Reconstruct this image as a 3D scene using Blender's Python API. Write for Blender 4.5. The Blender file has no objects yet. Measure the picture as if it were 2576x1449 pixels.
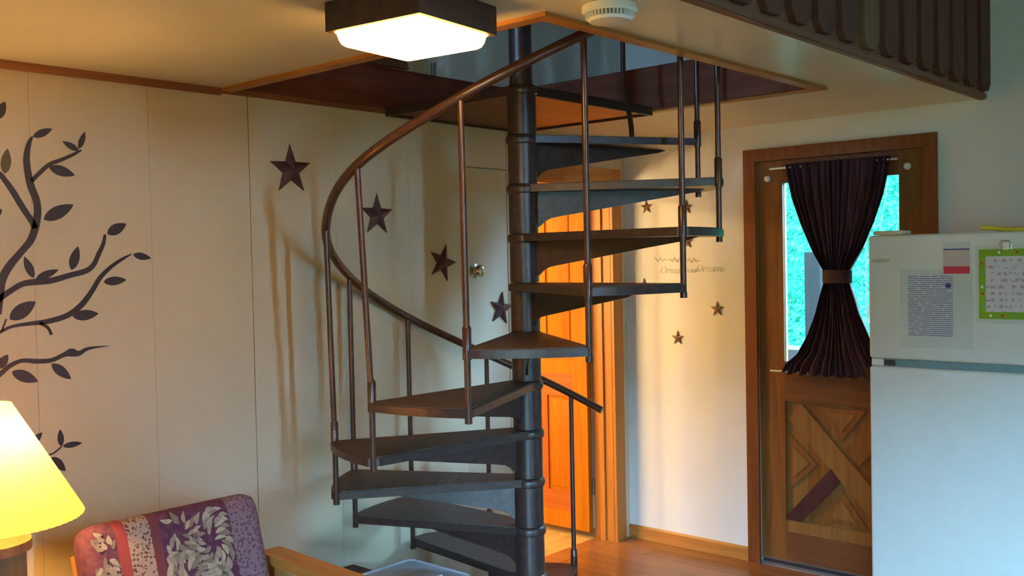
import bpy, bmesh, math, random
from mathutils import Matrix, Vector
random.seed(4)
PI = math.pi
S = bpy.context.scene
COL = S.collection

# ------------------------------------------------------------------ camera
YAW, PITCH, ROLL = 0.73072, -0.02814, -0.02035
fw = Vector((math.cos(YAW)*math.cos(PITCH), math.sin(YAW)*math.cos(PITCH), math.sin(PITCH)))
rt = Vector((math.sin(YAW), -math.cos(YAW), 0)); up = rt.cross(fw)
r2 = rt*math.cos(ROLL) + up*math.sin(ROLL); u2 = -rt*math.sin(ROLL) + up*math.cos(ROLL)
cd = bpy.data.cameras.new('camera'); cam = bpy.data.objects.new('camera', cd); COL.objects.link(cam)
cd.sensor_width = 36.0; cd.lens = 2504.8/2576*36.0; cd.clip_start = 0.05
m = Matrix.Identity(4)
for i in range(3):
    m[i][0], m[i][1], m[i][2] = r2[i], u2[i], -fw[i]
m[2][3] = 1.5883
cam.matrix_world = m
S.camera = cam

# ------------------------------------------------------------------ world, daylight, exposure
w = bpy.data.worlds.new('sky'); S.world = w; w.use_nodes = True
bg = w.node_tree.nodes['Background']
bg.inputs[0].default_value = (0.33, 0.64, 1.0, 1); bg.inputs[1].default_value = 200.0
S.view_settings.view_transform = 'Standard'; S.view_settings.look = 'None'
S.view_settings.gamma = 1.0; S.view_settings.use_curve_mapping = False
S.view_settings.exposure = 0.0
S.cycles.max_bounces = 6; S.cycles.glossy_bounces = 3; S.cycles.caustics_reflective = False; S.cycles.caustics_refractive = False

CEIL_LAMP, TABLE_LAMP, BATH_LAMP = 42.0, 820.0, 860.0

def portal(name, loc, sx, sy, rot):
    l = bpy.data.lights.new(name, 'AREA'); l.shape = 'RECTANGLE'; l.size = sx; l.size_y = sy
    l.cycles.is_portal = True
    o = bpy.data.objects.new(name, l); o.location = loc; o.rotation_euler = rot; COL.objects.link(o)
WX0, WX1 = 0.79, 1.02
WIN = [(WX0, WX1, 0.40, 3.10)]
LW = (1.7, 2.2, 2.95, 3.45)                 # small unseen window added in the end wall to light the loft
EW = (-2.6, -0.4, 0.30, 2.12)              # unseen window added in the end wall to light the fridge: y0, y1, z0, z1
YB = -3.2
for (a, b, c, d) in WIN:
    portal('window_portal', ((a+b)/2, YB-0.08, (c+d)/2), b-a, d-c, (PI/2, 0, PI))
portal('window_portal', (-2.28, (LW[0]+LW[1])/2, (LW[2]+LW[3])/2), LW[3]-LW[2], LW[1]-LW[0], (0, -PI/2, 0))
portal('window_portal', (-2.28, (EW[0]+EW[1])/2, (EW[2]+EW[3])/2), EW[3]-EW[2], EW[1]-EW[0], (0, -PI/2, 0))
portal('window_portal', (4.72, 2.034, 1.5), 0.9, 0.583, (0, PI/2, 0))

# ------------------------------------------------------------------ dimensions
XR, YL, ZC = 4.634, 3.284, 2.248
ZL = 2.42                                   # loft floor
NX, NY, RX = 2.097, 1.745, 3.754            # stair opening
LE = 1.385                                  # loft edge
X0, ZTOP = -2.2, 5.6
PX, PY, RISE = 2.882, 2.516, 0.1875
def AK(k): return math.radians(146.1 + 30.2*(k-5))

# ------------------------------------------------------------------ materials
MATS = {}
def nodes(name):
    mt = bpy.data.materials.new(name); mt.use_nodes = True
    nt = mt.node_tree; b = nt.nodes['Principled BSDF']
    MATS[name] = mt
    return mt, nt, b
def setc(b, col, rough=0.5, metal=0.0, spec=0.5):
    b.inputs['Base Color'].default_value = (*col, 1); b.inputs['Roughness'].default_value = rough
    b.inputs['Metallic'].default_value = metal; b.inputs['Specular IOR Level'].default_value = spec
def N(nt, t, **kw):
    n = nt.nodes.new(t)
    for k, v in kw.items(): setattr(n, k, v)
    return n
def coord(nt, scale=(1, 1, 1), rot=(0, 0, 0), kind='Object'):
    tc = N(nt, 'ShaderNodeTexCoord'); mp = N(nt, 'ShaderNodeMapping')
    mp.inputs['Scale'].default_value = scale; mp.inputs['Rotation'].default_value = rot
    nt.links.new(tc.outputs[kind], mp.inputs['Vector']); return mp.outputs[0]
def ramp(nt, fac, stops):
    r = N(nt, 'ShaderNodeValToRGB'); e = r.color_ramp.elements
    while len(e) < len(stops): e.new(0.5)
    for q, (pos, c) in zip(e, stops): q.position = pos; q.color = (*c, 1)
    nt.links.new(fac, r.inputs[0]); return r.outputs[0]
def noise(nt, vec, scale, detail=3, dist=0.0):
    n = N(nt, 'ShaderNodeTexNoise'); n.inputs['Scale'].default_value = scale
    n.inputs['Detail'].default_value = detail; n.inputs['Distortion'].default_value = dist
    nt.links.new(vec, n.inputs['Vector']); return n.outputs[0]
def bump(nt, b, h, strength=0.2, dist=0.01):
    n = N(nt, 'ShaderNodeBump'); n.inputs['Strength'].default_value = strength
    n.inputs['Distance'].default_value = dist
    nt.links.new(h, n.inputs['Height']); nt.links.new(n.outputs[0], b.inputs['Normal'])
def plain(name, col, rough=0.5, metal=0.0, spec=0.5, var=0.06, scale=6.0, bmp=0.0):
    mt, nt, b = nodes(name); setc(b, col, rough, metal, spec)
    v = coord(nt); f = noise(nt, v, scale)
    lo = tuple(max(0, c*(1-var)) for c in col); hi = tuple(min(1, c*(1+var)) for c in col)
    nt.links.new(ramp(nt, f, [(0.3, lo), (0.7, hi)]), b.inputs['Base Color'])
    if bmp: bump(nt, b, noise(nt, v, scale*20, 2), bmp, 0.003)
    return mt
def wood(name, dark, light, rough=0.45, axis=2, scale=1.0, spec=0.4):
    mt, nt, b = nodes(name); setc(b, light, rough, 0, spec)
    sc = [14*scale]*3; sc[axis] = 1.1*scale
    v = coord(nt, tuple(sc)); f = noise(nt, v, 2.2, 5, 0.7)
    nt.links.new(ramp(nt, f, [(0.32, dark), (0.68, light)]), b.inputs['Base Color'])
    bump(nt, b, f, 0.08, 0.004)
    return mt
def emit(name, col, strength):
    mt = bpy.data.materials.new(name); mt.use_nodes = True; nt = mt.node_tree
    nt.nodes.remove(nt.nodes['Principled BSDF'])
    e = N(nt, 'ShaderNodeEmission'); e.inputs[0].default_value = (*col, 1); e.inputs[1].default_value = strength
    nt.links.new(e.outputs[0], nt.nodes['Material Output'].inputs[0]); MATS[name] = mt; return mt
def glass(name, tint=(0.93, 0.97, 0.96)):
    mt = bpy.data.materials.new(name); mt.use_nodes = True; nt = mt.node_tree
    nt.nodes.remove(nt.nodes['Principled BSDF'])
    t = N(nt, 'ShaderNodeBsdfTransparent'); t.inputs[0].default_value = (*tint, 1)
    g = N(nt, 'ShaderNodeBsdfGlossy'); g.inputs['Roughness'].default_value = 0.03
    fr = N(nt, 'ShaderNodeFresnel'); fr.inputs[0].default_value = 1.35
    mx = N(nt, 'ShaderNodeMixShader')
    nt.links.new(fr.outputs[0], mx.inputs[0]); nt.links.new(t.outputs[0], mx.inputs[1]); nt.links.new(g.outputs[0], mx.inputs[2])
    nt.links.new(mx.outputs[0], nt.nodes['Material Output'].inputs[0]); MATS[name] = mt; return mt

plain('wall_paint', (0.61, 0.49, 0.335), 0.65, var=0.03, scale=3, bmp=0.05)
plain('wall_white', (0.78, 0.76, 0.73), 0.6, var=0.03, scale=3, bmp=0.05)
plain('ceiling_paint', (0.76, 0.70, 0.58), 0.30, var=0.04, scale=2.5, bmp=0.04)
wood('cabin_board', (0.30, 0.17, 0.08), (0.42, 0.26, 0.13), 0.6, 2, 0.4)
plain('seam', (0.22, 0.19, 0.15), 0.8)
plain('closet_white', (0.61, 0.51, 0.37), 0.5, var=0.03)
plain('bath_paint', (0.80, 0.68, 0.48), 0.6)
wood('pine_trim_x', (0.36, 0.13, 0.03), (0.52, 0.22, 0.05), 0.35, 0)
wood('pine_trim_y', (0.36, 0.13, 0.03), (0.52, 0.22, 0.05), 0.35, 1)
wood('red_trim_x', (0.20, 0.065, 0.022), (0.33, 0.115, 0.04), 0.45, 0)
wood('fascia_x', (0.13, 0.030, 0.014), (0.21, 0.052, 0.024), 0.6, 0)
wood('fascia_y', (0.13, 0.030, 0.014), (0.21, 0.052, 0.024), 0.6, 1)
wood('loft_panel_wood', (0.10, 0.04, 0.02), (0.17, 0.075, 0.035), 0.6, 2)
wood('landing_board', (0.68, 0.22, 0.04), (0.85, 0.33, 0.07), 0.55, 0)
wood('picket_wood', (0.075, 0.022, 0.012), (0.13, 0.042, 0.022), 0.7, 2)
wood('picket_pale', (0.13, 0.072, 0.032), (0.19, 0.108, 0.050), 0.7, 2)
wood('beam_wood', (0.15, 0.06, 0.03), (0.24, 0.10, 0.05), 0.55, 0)
wood('casing_wood', (0.15, 0.040, 0.010), (0.23, 0.066, 0.017), 0.45, 2)
wood('door_wood', (0.165, 0.056, 0.012), (0.25, 0.090, 0.020), 0.45, 2)
wood('door_wood_y', (0.13, 0.042, 0.016), (0.19, 0.068, 0.024), 0.45, 1)
wood('door_pale', (0.20, 0.082, 0.020), (0.28, 0.122, 0.032), 0.45, 2)
wood('door_red', (0.045, 0.012, 0.012), (0.075, 0.018, 0.018), 0.5, 2)
wood('pine_stile', (0.33, 0.10, 0.002), (0.42, 0.138, 0.003), 0.6, 2, 1.0, 0.15)
wood('pine_rail', (0.27, 0.06, 0.006), (0.36, 0.09, 0.010), 0.4, 1)
wood('pine_panel', (0.32, 0.092, 0.002), (0.40, 0.122, 0.003), 0.6, 2, 1.0, 0.15)
wood('pine_mullion', (0.26, 0.052, 0.005), (0.33, 0.078, 0.008), 0.4, 2)
wood('jamb_wood', (0.34, 0.12, 0.02), (0.44, 0.17, 0.032), 0.4, 2)
wood('chair_wood', (0.42, 0.17, 0.035), (0.58, 0.26, 0.06), 0.35, 1)
wood('lamp_wood', (0.16, 0.07, 0.03), (0.30, 0.14, 0.05), 0.4, 2)
wood('fixture_wood', (0.035, 0.018, 0.014), (0.075, 0.038, 0.028), 0.6, 0)
wood('table_wood', (0.14, 0.07, 0.03), (0.24, 0.12, 0.05), 0.4, 0)
for i, c in enumerate([(0.28, 0.112, 0.036), (0.31, 0.126, 0.042), (0.25, 0.100, 0.032), (0.30, 0.125, 0.044)]):
    wood('floor_wood_%d' % i, tuple(q*0.75 for q in c), c, 0.28, 1, 0.8, 0.5)
plain('bath_vinyl', (0.50, 0.33, 0.14), 0.35, var=0.25, scale=14)
plain('stair_metal', (0.062, 0.037, 0.034), 0.33, 0.25, 0.6, var=0.25, scale=40, bmp=0.10)
plain('rail_metal', (0.085, 0.036, 0.024), 0.27, 0.25, 0.6, var=0.2, scale=30)
mt, nt, b = nodes('tread_metal'); setc(b, (0.07, 0.045, 0.038), 0.5, 0.1)
v = coord(nt, (1, 1, 1), (0, 0, 0)); wv = N(nt, 'ShaderNodeTexWave'); wv.inputs['Scale'].default_value = 26
wv.bands_direction = 'X'
nt.links.new(v, wv.inputs['Vector']); bump(nt, b, wv.outputs[1], 0.35, 0.004)
nt.links.new(ramp(nt, noise(nt, v, 30), [(0.3, (0.058, 0.034, 0.028)), (0.7, (0.095, 0.06, 0.05))]), b.inputs['Base Color'])
plain('rust_star', (0.075, 0.028, 0.026), 0.55, 0.3, var=0.4, scale=30)
plain('small_star', (0.17, 0.085, 0.04), 0.5, 0.4, var=0.3, scale=40)
plain('decal', (0.022, 0.012, 0.018), 0.5, var=0.1)
plain('decal_olive', (0.10, 0.078, 0.03), 0.6, var=0.1)
plain('letter', (0.64, 0.60, 0.54), 0.5)
plain('white_plastic', (0.80, 0.78, 0.72), 0.4, var=0.02)
plain('vent_dark', (0.30, 0.28, 0.23), 0.6)
plain('brass', (0.55, 0.50, 0.40), 0.2, 0.9)
plain('steel', (0.45, 0.45, 0.44), 0.3, 0.9)
plain('hinge_metal', (0.20, 0.17, 0.13), 0.4, 0.7)
plain('fridge_white', (0.72, 0.75, 0.72), 0.38, var=0.02, scale=20, bmp=0.06)
plain('gasket', (0.16, 0.27, 0.30), 0.6)
plain('dark_plastic', (0.03, 0.03, 0.03), 0.5)
plain('cream_plastic', (0.70, 0.62, 0.42), 0.5)
plain('yellow_plastic', (0.85, 0.62, 0.03), 0.4)
plain('grey_badge', (0.46, 0.48, 0.40), 0.35, 0.2)
plain('red_print', (0.62, 0.035, 0.07), 0.5)
plain('navy_print', (0.07, 0.07, 0.22), 0.5)
plain('pink_paper', (0.62, 0.48, 0.46), 0.6)
plain('sleeve', (0.66, 0.70, 0.68), 0.2)
plain('green_paper', (0.22, 0.42, 0.015), 0.55, var=0.12)
plain('teal_dot', (0.12, 0.45, 0.42), 0.5)
plain('blue_dot', (0.06, 0.05, 0.26), 0.3)
plain('bin_plastic', (0.58, 0.60, 0.66), 0.22, var=0.02)
plain('box_brown', (0.06, 0.022, 0.014), 0.6)
plain('box_olive', (0.20, 0.14, 0.06), 0.6)
plain('sill_metal', (0.35, 0.36, 0.36), 0.35, 0.8)
plain('rubber', (0.02, 0.015, 0.02), 0.6)
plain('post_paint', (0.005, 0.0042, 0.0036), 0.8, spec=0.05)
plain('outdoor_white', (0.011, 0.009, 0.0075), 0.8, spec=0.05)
plain('twig', (0.025, 0.028, 0.02), 0.8, spec=0.05)
glass('pane_glass'); glass('clear_glass', (0.9, 0.92, 0.9))
emit('lamp_glow', (1.0, 0.53, 0.12), CEIL_LAMP)
emit('bulb_glow', (1.0, 0.56, 0.16), TABLE_LAMP)
emit('bath_globe', (1.0, 0.66, 0.24), 520.0)
emit('bath_glow', (1.0, 0.74, 0.34), BATH_LAMP)

def shade_mat():
    mt = bpy.data.materials.new('shade_cloth'); mt.use_nodes = True; nt = mt.node_tree
    nt.nodes.remove(nt.nodes['Principled BSDF'])
    d = N(nt, 'ShaderNodeBsdfDiffuse'); d.inputs[0].default_value = (0.85, 0.62, 0.24, 1)
    t = N(nt, 'ShaderNodeBsdfTranslucent'); t.inputs[0].default_value = (0.95, 0.68, 0.18, 1)
    mx = N(nt, 'ShaderNodeMixShader'); mx.inputs[0].default_value = 0.55
    nt.links.new(d.outputs[0], mx.inputs[1]); nt.links.new(t.outputs[0], mx.inputs[2])
    nt.links.new(mx.outputs[0], nt.nodes['Material Output'].inputs[0]); MATS['shade_cloth'] = mt
shade_mat()

def curtain_mat():
    mt, nt, b = nodes('curtain_cloth'); setc(b, (0.04, 0.012, 0.02), 0.75, 0, 0.25)
    v = coord(nt, (1, 60, 1.5)); f = noise(nt, v, 1.4, 4)
    nt.links.new(ramp(nt, f, [(0.42, (0.034, 0.009, 0.015)), (0.62, (0.060, 0.018, 0.024)), (0.76, (0.14, 0.065, 0.05))]), b.inputs['Base Color'])
curtain_mat()
plain('tie_cloth', (0.030, 0.008, 0.012), 0.8, var=0.3, scale=50)

def tapestry():
    mt, nt, b = nodes('tapestry'); setc(b, (0.2, 0.1, 0.1), 0.85, 0, 0.2)
    v = coord(nt)                           # object space: x across the chair, z up
    sp = N(nt, 'ShaderNodeSeparateXYZ'); nt.links.new(v, sp.inputs[0])
    nx = sp.outputs[0]
    gr = ramp(nt, noise(nt, v, 60, 3), [(0.35, (0.075, 0.026, 0.055)), (0.65, (0.12, 0.045, 0.08))])
    vs = N(nt, 'ShaderNodeTexVoronoi'); vs.inputs['Scale'].default_value = 95; nt.links.new(v, vs.inputs['Vector'])
    speck_g = ramp(nt, vs.outputs['Distance'], [(0.25, (0.08, 0.04, 0.04)), (0.5, (0.33, 0.24, 0.19))])
    speck_p = ramp(nt, vs.outputs['Distance'], [(0.2, (0.08, 0.045, 0.07)), (0.5, (0.22, 0.14, 0.17))])
    def band(lo, hi):
        a = N(nt, 'ShaderNodeMath', operation='GREATER_THAN'); a.inputs[1].default_value = lo; nt.links.new(nx, a.inputs[0])
        c = N(nt, 'ShaderNodeMath', operation='LESS_THAN'); c.inputs[1].default_value = hi; nt.links.new(nx, c.inputs[0])
        d = N(nt, 'ShaderNodeMath', operation='MULTIPLY'); nt.links.new(a.outputs[0], d.inputs[0]); nt.links.new(c.outputs[0], d.inputs[1])
        return d.outputs[0]
    cur = gr
    def over(mask, col):
        nonlocal cur
        mx = N(nt, 'ShaderNodeMixRGB'); nt.links.new(mask, mx.inputs[0]); nt.links.new(cur, mx.inputs[1])
        if isinstance(col, tuple): mx.inputs[2].default_value = (*col, 1)
        else: nt.links.new(col, mx.inputs[2])
        cur = mx.outputs[0]
    over(band(-0.21, -0.175), (0.26, 0.05, 0.05))
    over(band(-0.175, -0.10), speck_g)
    over(band(-0.10, -0.07), (0.14, 0.04, 0.05))
    over(band(0.17, 0.40), speck_p)
    nt.links.new(cur, b.inputs['Base Color'])
    bump(nt, b, noise(nt, v, 220, 2), 0.25, 0.002)
tapestry()
plain('leaf_cream', (0.40, 0.33, 0.24), 0.9, var=0.15, scale=60, spec=0.1); plain('leaf_tan', (0.22, 0.17, 0.13), 0.9, var=0.15, scale=60, spec=0.1); plain('leaf_cream2', (0.31, 0.25, 0.19), 0.9, var=0.15, scale=60, spec=0.1)

def printed(name, paper, ink, lines, density=0.5, axis=2):
    mt, nt, b = nodes(name); setc(b, paper, 0.5)
    v = coord(nt); sp = N(nt, 'ShaderNodeSeparateXYZ'); nt.links.new(v, sp.inputs[0])
    wv = N(nt, 'ShaderNodeMath', operation='MULTIPLY'); wv.inputs[1].default_value = lines; nt.links.new(sp.outputs[axis], wv.inputs[0])
    fr = N(nt, 'ShaderNodeMath', operation='FRACT'); nt.links.new(wv.outputs[0], fr.inputs[0])
    st = N(nt, 'ShaderNodeMath', operation='LESS_THAN'); st.inputs[1].default_value = 0.5; nt.links.new(fr.outputs[0], st.inputs[0])
    nv = coord(nt, (1, 70, lines*0.9)); nz = noise(nt, nv, 1.0, 2)
    g = N(nt, 'ShaderNodeMath', operation='GREATER_THAN'); g.inputs[1].default_value = 1-density; nt.links.new(nz, g.inputs[0])
    mu = N(nt, 'ShaderNodeMath', operation='MULTIPLY'); nt.links.new(st.outputs[0], mu.inputs[0]); nt.links.new(g.outputs[0], mu.inputs[1])
    mx = N(nt, 'ShaderNodeMixRGB'); mx.inputs[1].default_value = (*paper, 1); mx.inputs[2].default_value = (*ink, 1)
    nt.links.new(mu.outputs[0], mx.inputs[0]); nt.links.new(mx.outputs[0], b.inputs['Base Color'])
printed('sheet_text', (0.62, 0.66, 0.72), (0.22, 0.24, 0.38), 130, 0.62)
printed('note_text', (0.66, 0.64, 0.70), (0.50, 0.36, 0.44), 42, 0.48)

def hill_mat():
    mt, nt, b = nodes('hillside_grass'); setc(b, (0.1, 0.2, 0.08), 0.9, 0, 0.0)
    v = coord(nt, (1, 1, 1)); f = noise(nt, v, 17, 8, 1.2)
    nt.links.new(ramp(nt, f, [(0.36, (0.0008, 0.009, 0.0045)), (0.50, (0.002, 0.027, 0.0125)), (0.66, (0.012, 0.048, 0.028))]), b.inputs['Base Color'])
    bump(nt, b, noise(nt, v, 40, 4), 0.8, 0.05)
plain('woods', (0.030, 0.045, 0.022), 0.9, var=0.4, scale=4)
hill_mat()

# ------------------------------------------------------------------ mesh helpers
WORLDLOC = {}
class MB:
    def __init__(s): s.v = []; s.f = []; s.sm = []
    def add(s, vs, fs, smooth=False):
        n = len(s.v); s.v += [tuple(q) for q in vs]
        for f in fs: s.f.append(tuple(n+i for i in f)); s.sm.append(smooth)
        return s
    def box(s, x0, y0, z0, x1, y1, z1):
        x0, x1 = sorted((x0, x1)); y0, y1 = sorted((y0, y1)); z0, z1 = sorted((z0, z1))
        vs = [(x0,y0,z0),(x1,y0,z0),(x1,y1,z0),(x0,y1,z0),(x0,y0,z1),(x1,y0,z1),(x1,y1,z1),(x0,y1,z1)]
        return s.add(vs, [(0,3,2,1),(4,5,6,7),(0,1,5,4),(1,2,6,5),(2,3,7,6),(3,0,4,7)])
    def prism(s, pts, ext):
        """pts: closed polygon of 3D points (counter-clockwise seen against ext), ext: extrusion vector"""
        n = len(pts); e = Vector(ext); a = [Vector(q) for q in pts]
        s.add(a + [q+e for q in a], [tuple(reversed(range(n))), tuple(range(n, 2*n))] + [(i, (i+1) % n, n+(i+1) % n, n+i) for i in range(n)])
        return s
    def tube(s, path, r, n=10, cap=True):
        P = [Vector(q) for q in path]; rr = r if isinstance(r, (list, tuple)) else [r]*len(P)
        rings = []; prev = None
        for i, q in enumerate(P):
            t = (P[min(i+1, len(P)-1)] - P[max(i-1, 0)]).normalized()
            if prev is None: a = t.orthogonal().normalized()
            else: a = (prev - t*prev.dot(t)).normalized()
            prev = a; c = t.cross(a)
            rings.append([q + (a*math.cos(2*PI*k/n) + c*math.sin(2*PI*k/n))*rr[i] for k in range(n)])
        vs = [x for g in rings for x in g]; fs = []
        for i in range(len(P)-1):
            for k in range(n): fs.append((i*n+k, i*n+(k+1) % n, (i+1)*n+(k+1) % n, (i+1)*n+k))
        s.add(vs, fs, True)
        if cap:
            s.add(rings[0], [tuple(reversed(range(n)))]); s.add(rings[-1], [tuple(range(n))])
        return s
    def lathe(s, c, prof, n=24, axis='z', smooth=True, mod=None):
        vs = []; fs = []
        for (r, h) in prof:
            for k in range(n):
                a = 2*PI*k/n; q = r*(mod(a) if mod else 1)
                d = {'z': (q*math.cos(a), q*math.sin(a), h), 'y': (q*math.cos(a), h, -q*math.sin(a)), 'x': (h, q*math.cos(a), q*math.sin(a))}[axis]
                vs.append((c[0]+d[0], c[1]+d[1], c[2]+d[2]))
        for i in range(len(prof)-1):
            for k in range(n): fs.append((i*n+k, i*n+(k+1) % n, (i+1)*n+(k+1) % n, (i+1)*n+k))
        return s.add(vs, fs, smooth)
    def disc(s, c, r, h0, h1, n=24, axis='z'):
        return s.lathe(c, [(0.0001, h0), (r, h0), (r, h1), (0.0001, h1)], n, axis, False)
    def rbox(s, x0, y0, z0, x1, y1, z1, r, seg=3):
        bm = bmesh.new(); t = MB().box(x0, y0, z0, x1, y1, z1)
        vv = [bm.verts.new(q) for q in t.v]
        for f in t.f: bm.faces.new([vv[i] for i in f])
        bmesh.ops.bevel(bm, geom=bm.edges[:], offset=r, segments=seg, profile=0.5, affect='EDGES')
        bm.verts.index_update()
        s.add([q.co[:] for q in bm.verts], [tuple(q.index for q in f.verts) for f in bm.faces], True); bm.free(); return s
    def build(s, name, mat, parent=None, loc=None, fix=True):
        me = bpy.data.meshes.new(name)
        base = Vector(loc) if loc else (WORLDLOC[parent.name] if parent else Vector((0, 0, 0)))
        me.from_pydata([tuple(Vector(q)-base) for q in s.v], [], s.f)
        me.materials.append(MATS[mat])
        if fix:
            bm = bmesh.new(); bm.from_mesh(me); bmesh.ops.remove_doubles(bm, verts=bm.verts, dist=1e-5)
            bmesh.ops.recalc_face_normals(bm, faces=bm.faces); bm.to_mesh(me); bm.free()
        if len(me.polygons) == len(s.sm):
            for pl, q in zip(me.polygons, s.sm): pl.use_smooth = q
        elif any(s.sm):
            for pl in me.polygons: pl.use_smooth = True
        if any(s.sm):
            try: me.set_sharp_from_angle(angle=math.radians(40))
            except Exception: pass
        o = bpy.data.objects.new(name, me); COL.objects.link(o)
        if parent:
            o.parent = parent; o.location = base - WORLDLOC[parent.name]
        else: o.location = base
        WORLDLOC[o.name] = base.copy()
        return o
def tag(o, label, cat, group=None, kind=None):
    if label: o['label'] = label
    if cat: o['category'] = cat
    if group: o['group'] = group
    if kind: o['kind'] = kind
    return o
def thing(name, loc, label, cat, group=None):
    o = bpy.data.objects.new(name, None); o.location = loc; o.empty_display_size = 0.1; COL.objects.link(o)
    WORLDLOC[o.name] = Vector(loc); return tag(o, label, cat, group)
def struct(o): o['kind'] = 'structure'; return o
def box(*a): return MB().box(*a)

# ------------------------------------------------------------------ the room shell
T = 0.134
# floor: base slab plus laid planks where the photo sees the floor
floor = struct(box(X0, YB, -0.12, XR, YL, -0.004).build('floor', 'floor_wood_0'))
x = 2.30; row = 0
while x < XR-0.005:
    x1 = min(x+0.13, XR-0.002); y = 0.3 - (row*0.43) % 1.2
    while y < YL-0.01:
        y0 = max(y, 0.3); y1 = min(y+1.2, YL-0.002)
        if y1-y0 > 0.02:
            box(x+0.001, y0+0.001, -0.004, x1-0.001, y1-0.001, 0.0).build('floor_plank', 'floor_wood_%d' % random.randrange(4), floor)
        y += 1.2
    x += 0.13; row += 1
# left wall with the closet and bathroom door openings
DL, DR, DH = 3.80, 4.49, 1.995               # bathroom doorway
CL, CR, CH = 3.334, 3.64, 2.03               # closet door
mb = MB()
mb.box(X0, YL+0.012, -0.12, CL, YL+T, ZL); mb.box(CL, YL+0.012, CH, CR, YL+T, ZL); mb.box(CR, YL+0.012, -0.12, DL, YL+T, ZL)
mb.box(DL, YL+0.012, DH, DR, YL+T, ZL); mb.box(DR, YL+0.012, -0.12, XR, YL+T, ZL)
struct(box(X0, YL+0.012, ZL, XR, YL+T, ZTOP).build('wall_loft', 'wall_white'))
mb.box(CL, YL+0.06, -0.12, CR, YL+T, CH)
wall_left = struct(mb.build('wall_left', 'wall_paint', fix=False))
seams = [1.769+0.407*k for k in range(-9, 4)]
edges = [X0] + [q for q in seams if q < CL-0.05] + [CL]
for a, b in zip(edges[:-1], edges[1:]):
    gp_ = lambda q: 0.0016 if abs(q-2.176) < 0.01 else 0.0005
    box(a+(0 if a == X0 else gp_(a)), YL, 0.0, b-gp_(b), YL+0.0115, ZC).build('wall_panel', 'wall_paint', wall_left)
box(CL+0.0018, YL, CH+0.003, CR-0.0018, YL+0.0115, ZC).build('wall_panel', 'wall_paint', wall_left)
box(CR+0.0018, YL, 0.0, DL-0.001, YL+0.0115, ZC).build('wall_panel', 'wall_paint', wall_left)
box(DL+0.001, YL, DH+0.001, XR-0.001, YL+0.0115, ZC).build('wall_panel', 'wall_paint', wall_left)
box(DR+0.001, YL, 0.0, XR-0.001, YL+0.0115, DH-0.001).build('wall_panel', 'wall_paint', wall_left)
# right wall with the entry door opening
EY0, EY1, EH = 1.622, 2.466, 2.066
mb = MB()
mb.box(XR, YB, -0.12, XR+0.14, EY0, ZTOP); mb.box(XR, EY0, EH, XR+0.14, EY1, ZTOP); mb.box(XR, EY1, -0.12, XR+0.14, 5.3, ZTOP)
mb.box(XR, EY0, -0.12, XR+0.14, EY1, 0.0)
struct(mb.build('wall_right', 'wall_white', fix=False))
# back wall behind the viewer with two stacked windows
mb = MB()
zs = [-0.12, ZTOP]
for (a, b, c, d), z0, z1 in zip(WIN, zs[:-1], zs[1:]):
    mb.box(X0, YB-0.15, z0, a, YB, z1); mb.box(b, YB-0.15, z0, XR+0.14, YB, z1)
    mb.box(a, YB-0.15, z0, b, YB, c); mb.box(a, YB-0.15, d, b, YB, z1)
struct(mb.build('wall_back', 'cabin_board', fix=False))
mb = MB()
mb.box(X0-0.12, YB-0.15, -0.12, X0, EW[0], ZTOP); mb.box(X0-0.12, EW[1], -0.12, X0, LW[0], ZTOP); mb.box(X0-0.12, LW[1], -0.12, X0, YL+T, ZTOP)
mb.box(X0-0.12, LW[0], -0.12, X0, LW[1], LW[2]); mb.box(X0-0.12, LW[0], LW[3], X0, LW[1], ZTOP)
mb.box(X0-0.12, EW[0], -0.12, X0, EW[1], EW[2]); mb.box(X0-0.12, EW[0], EW[3], X0, EW[1], ZTOP)
struct(mb.build('wall_end', 'cabin_board', fix=False))
wn = MB()
ymid = (EW[0]+EW[1])/2
lw = MB()
for q in ((LW[0], LW[2], LW[0]+0.03, LW[3]), (LW[1]-0.03, LW[2], LW[1], LW[3]), (LW[0], LW[2], LW[1], LW[2]+0.03), (LW[0], LW[3]-0.03, LW[1], LW[3])):
    lw.box(X0-0.09, q[0], q[1], X0-0.04, q[2], q[3])
lwo = struct(lw.build('window_4', 'casing_wood', fix=False))  # added opening, lets daylight onto the loft wall
box(X0-0.069, LW[0]+0.02, LW[2]+0.02, X0-0.065, LW[1]-0.02, LW[3]-0.02).build('pane', 'pane_glass', lwo)
for q in ((EW[0], EW[2], EW[0]+0.05, EW[3]), (EW[1]-0.05, EW[2], EW[1], EW[3]), (EW[0], EW[2], EW[1], EW[2]+0.05), (EW[0], EW[3]-0.05, EW[1], EW[3]), (ymid-0.02, EW[2], ymid+0.02, EW[3])):
    wn.box(X0-0.09, q[0], q[1], X0-0.04, q[2], q[3])
wo = struct(wn.build('window_3', 'casing_wood', fix=False))  # added opening, brings low daylight to fridge and right wall
box(X0-0.069, EW[0]+0.03, EW[2]+0.03, X0-0.065, ymid, EW[3]-0.03).build('pane', 'pane_glass', wo)
box(X0-0.069, ymid, EW[2]+0.03, X0-0.065, EW[1]-0.03, EW[3]-0.03).build('pane', 'pane_glass', wo)
struct(box(X0-0.12, YB-0.15, ZTOP, XR+0.14, 5.3, ZTOP+0.12).build('ceiling_upper', 'cabin_board'))
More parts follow.
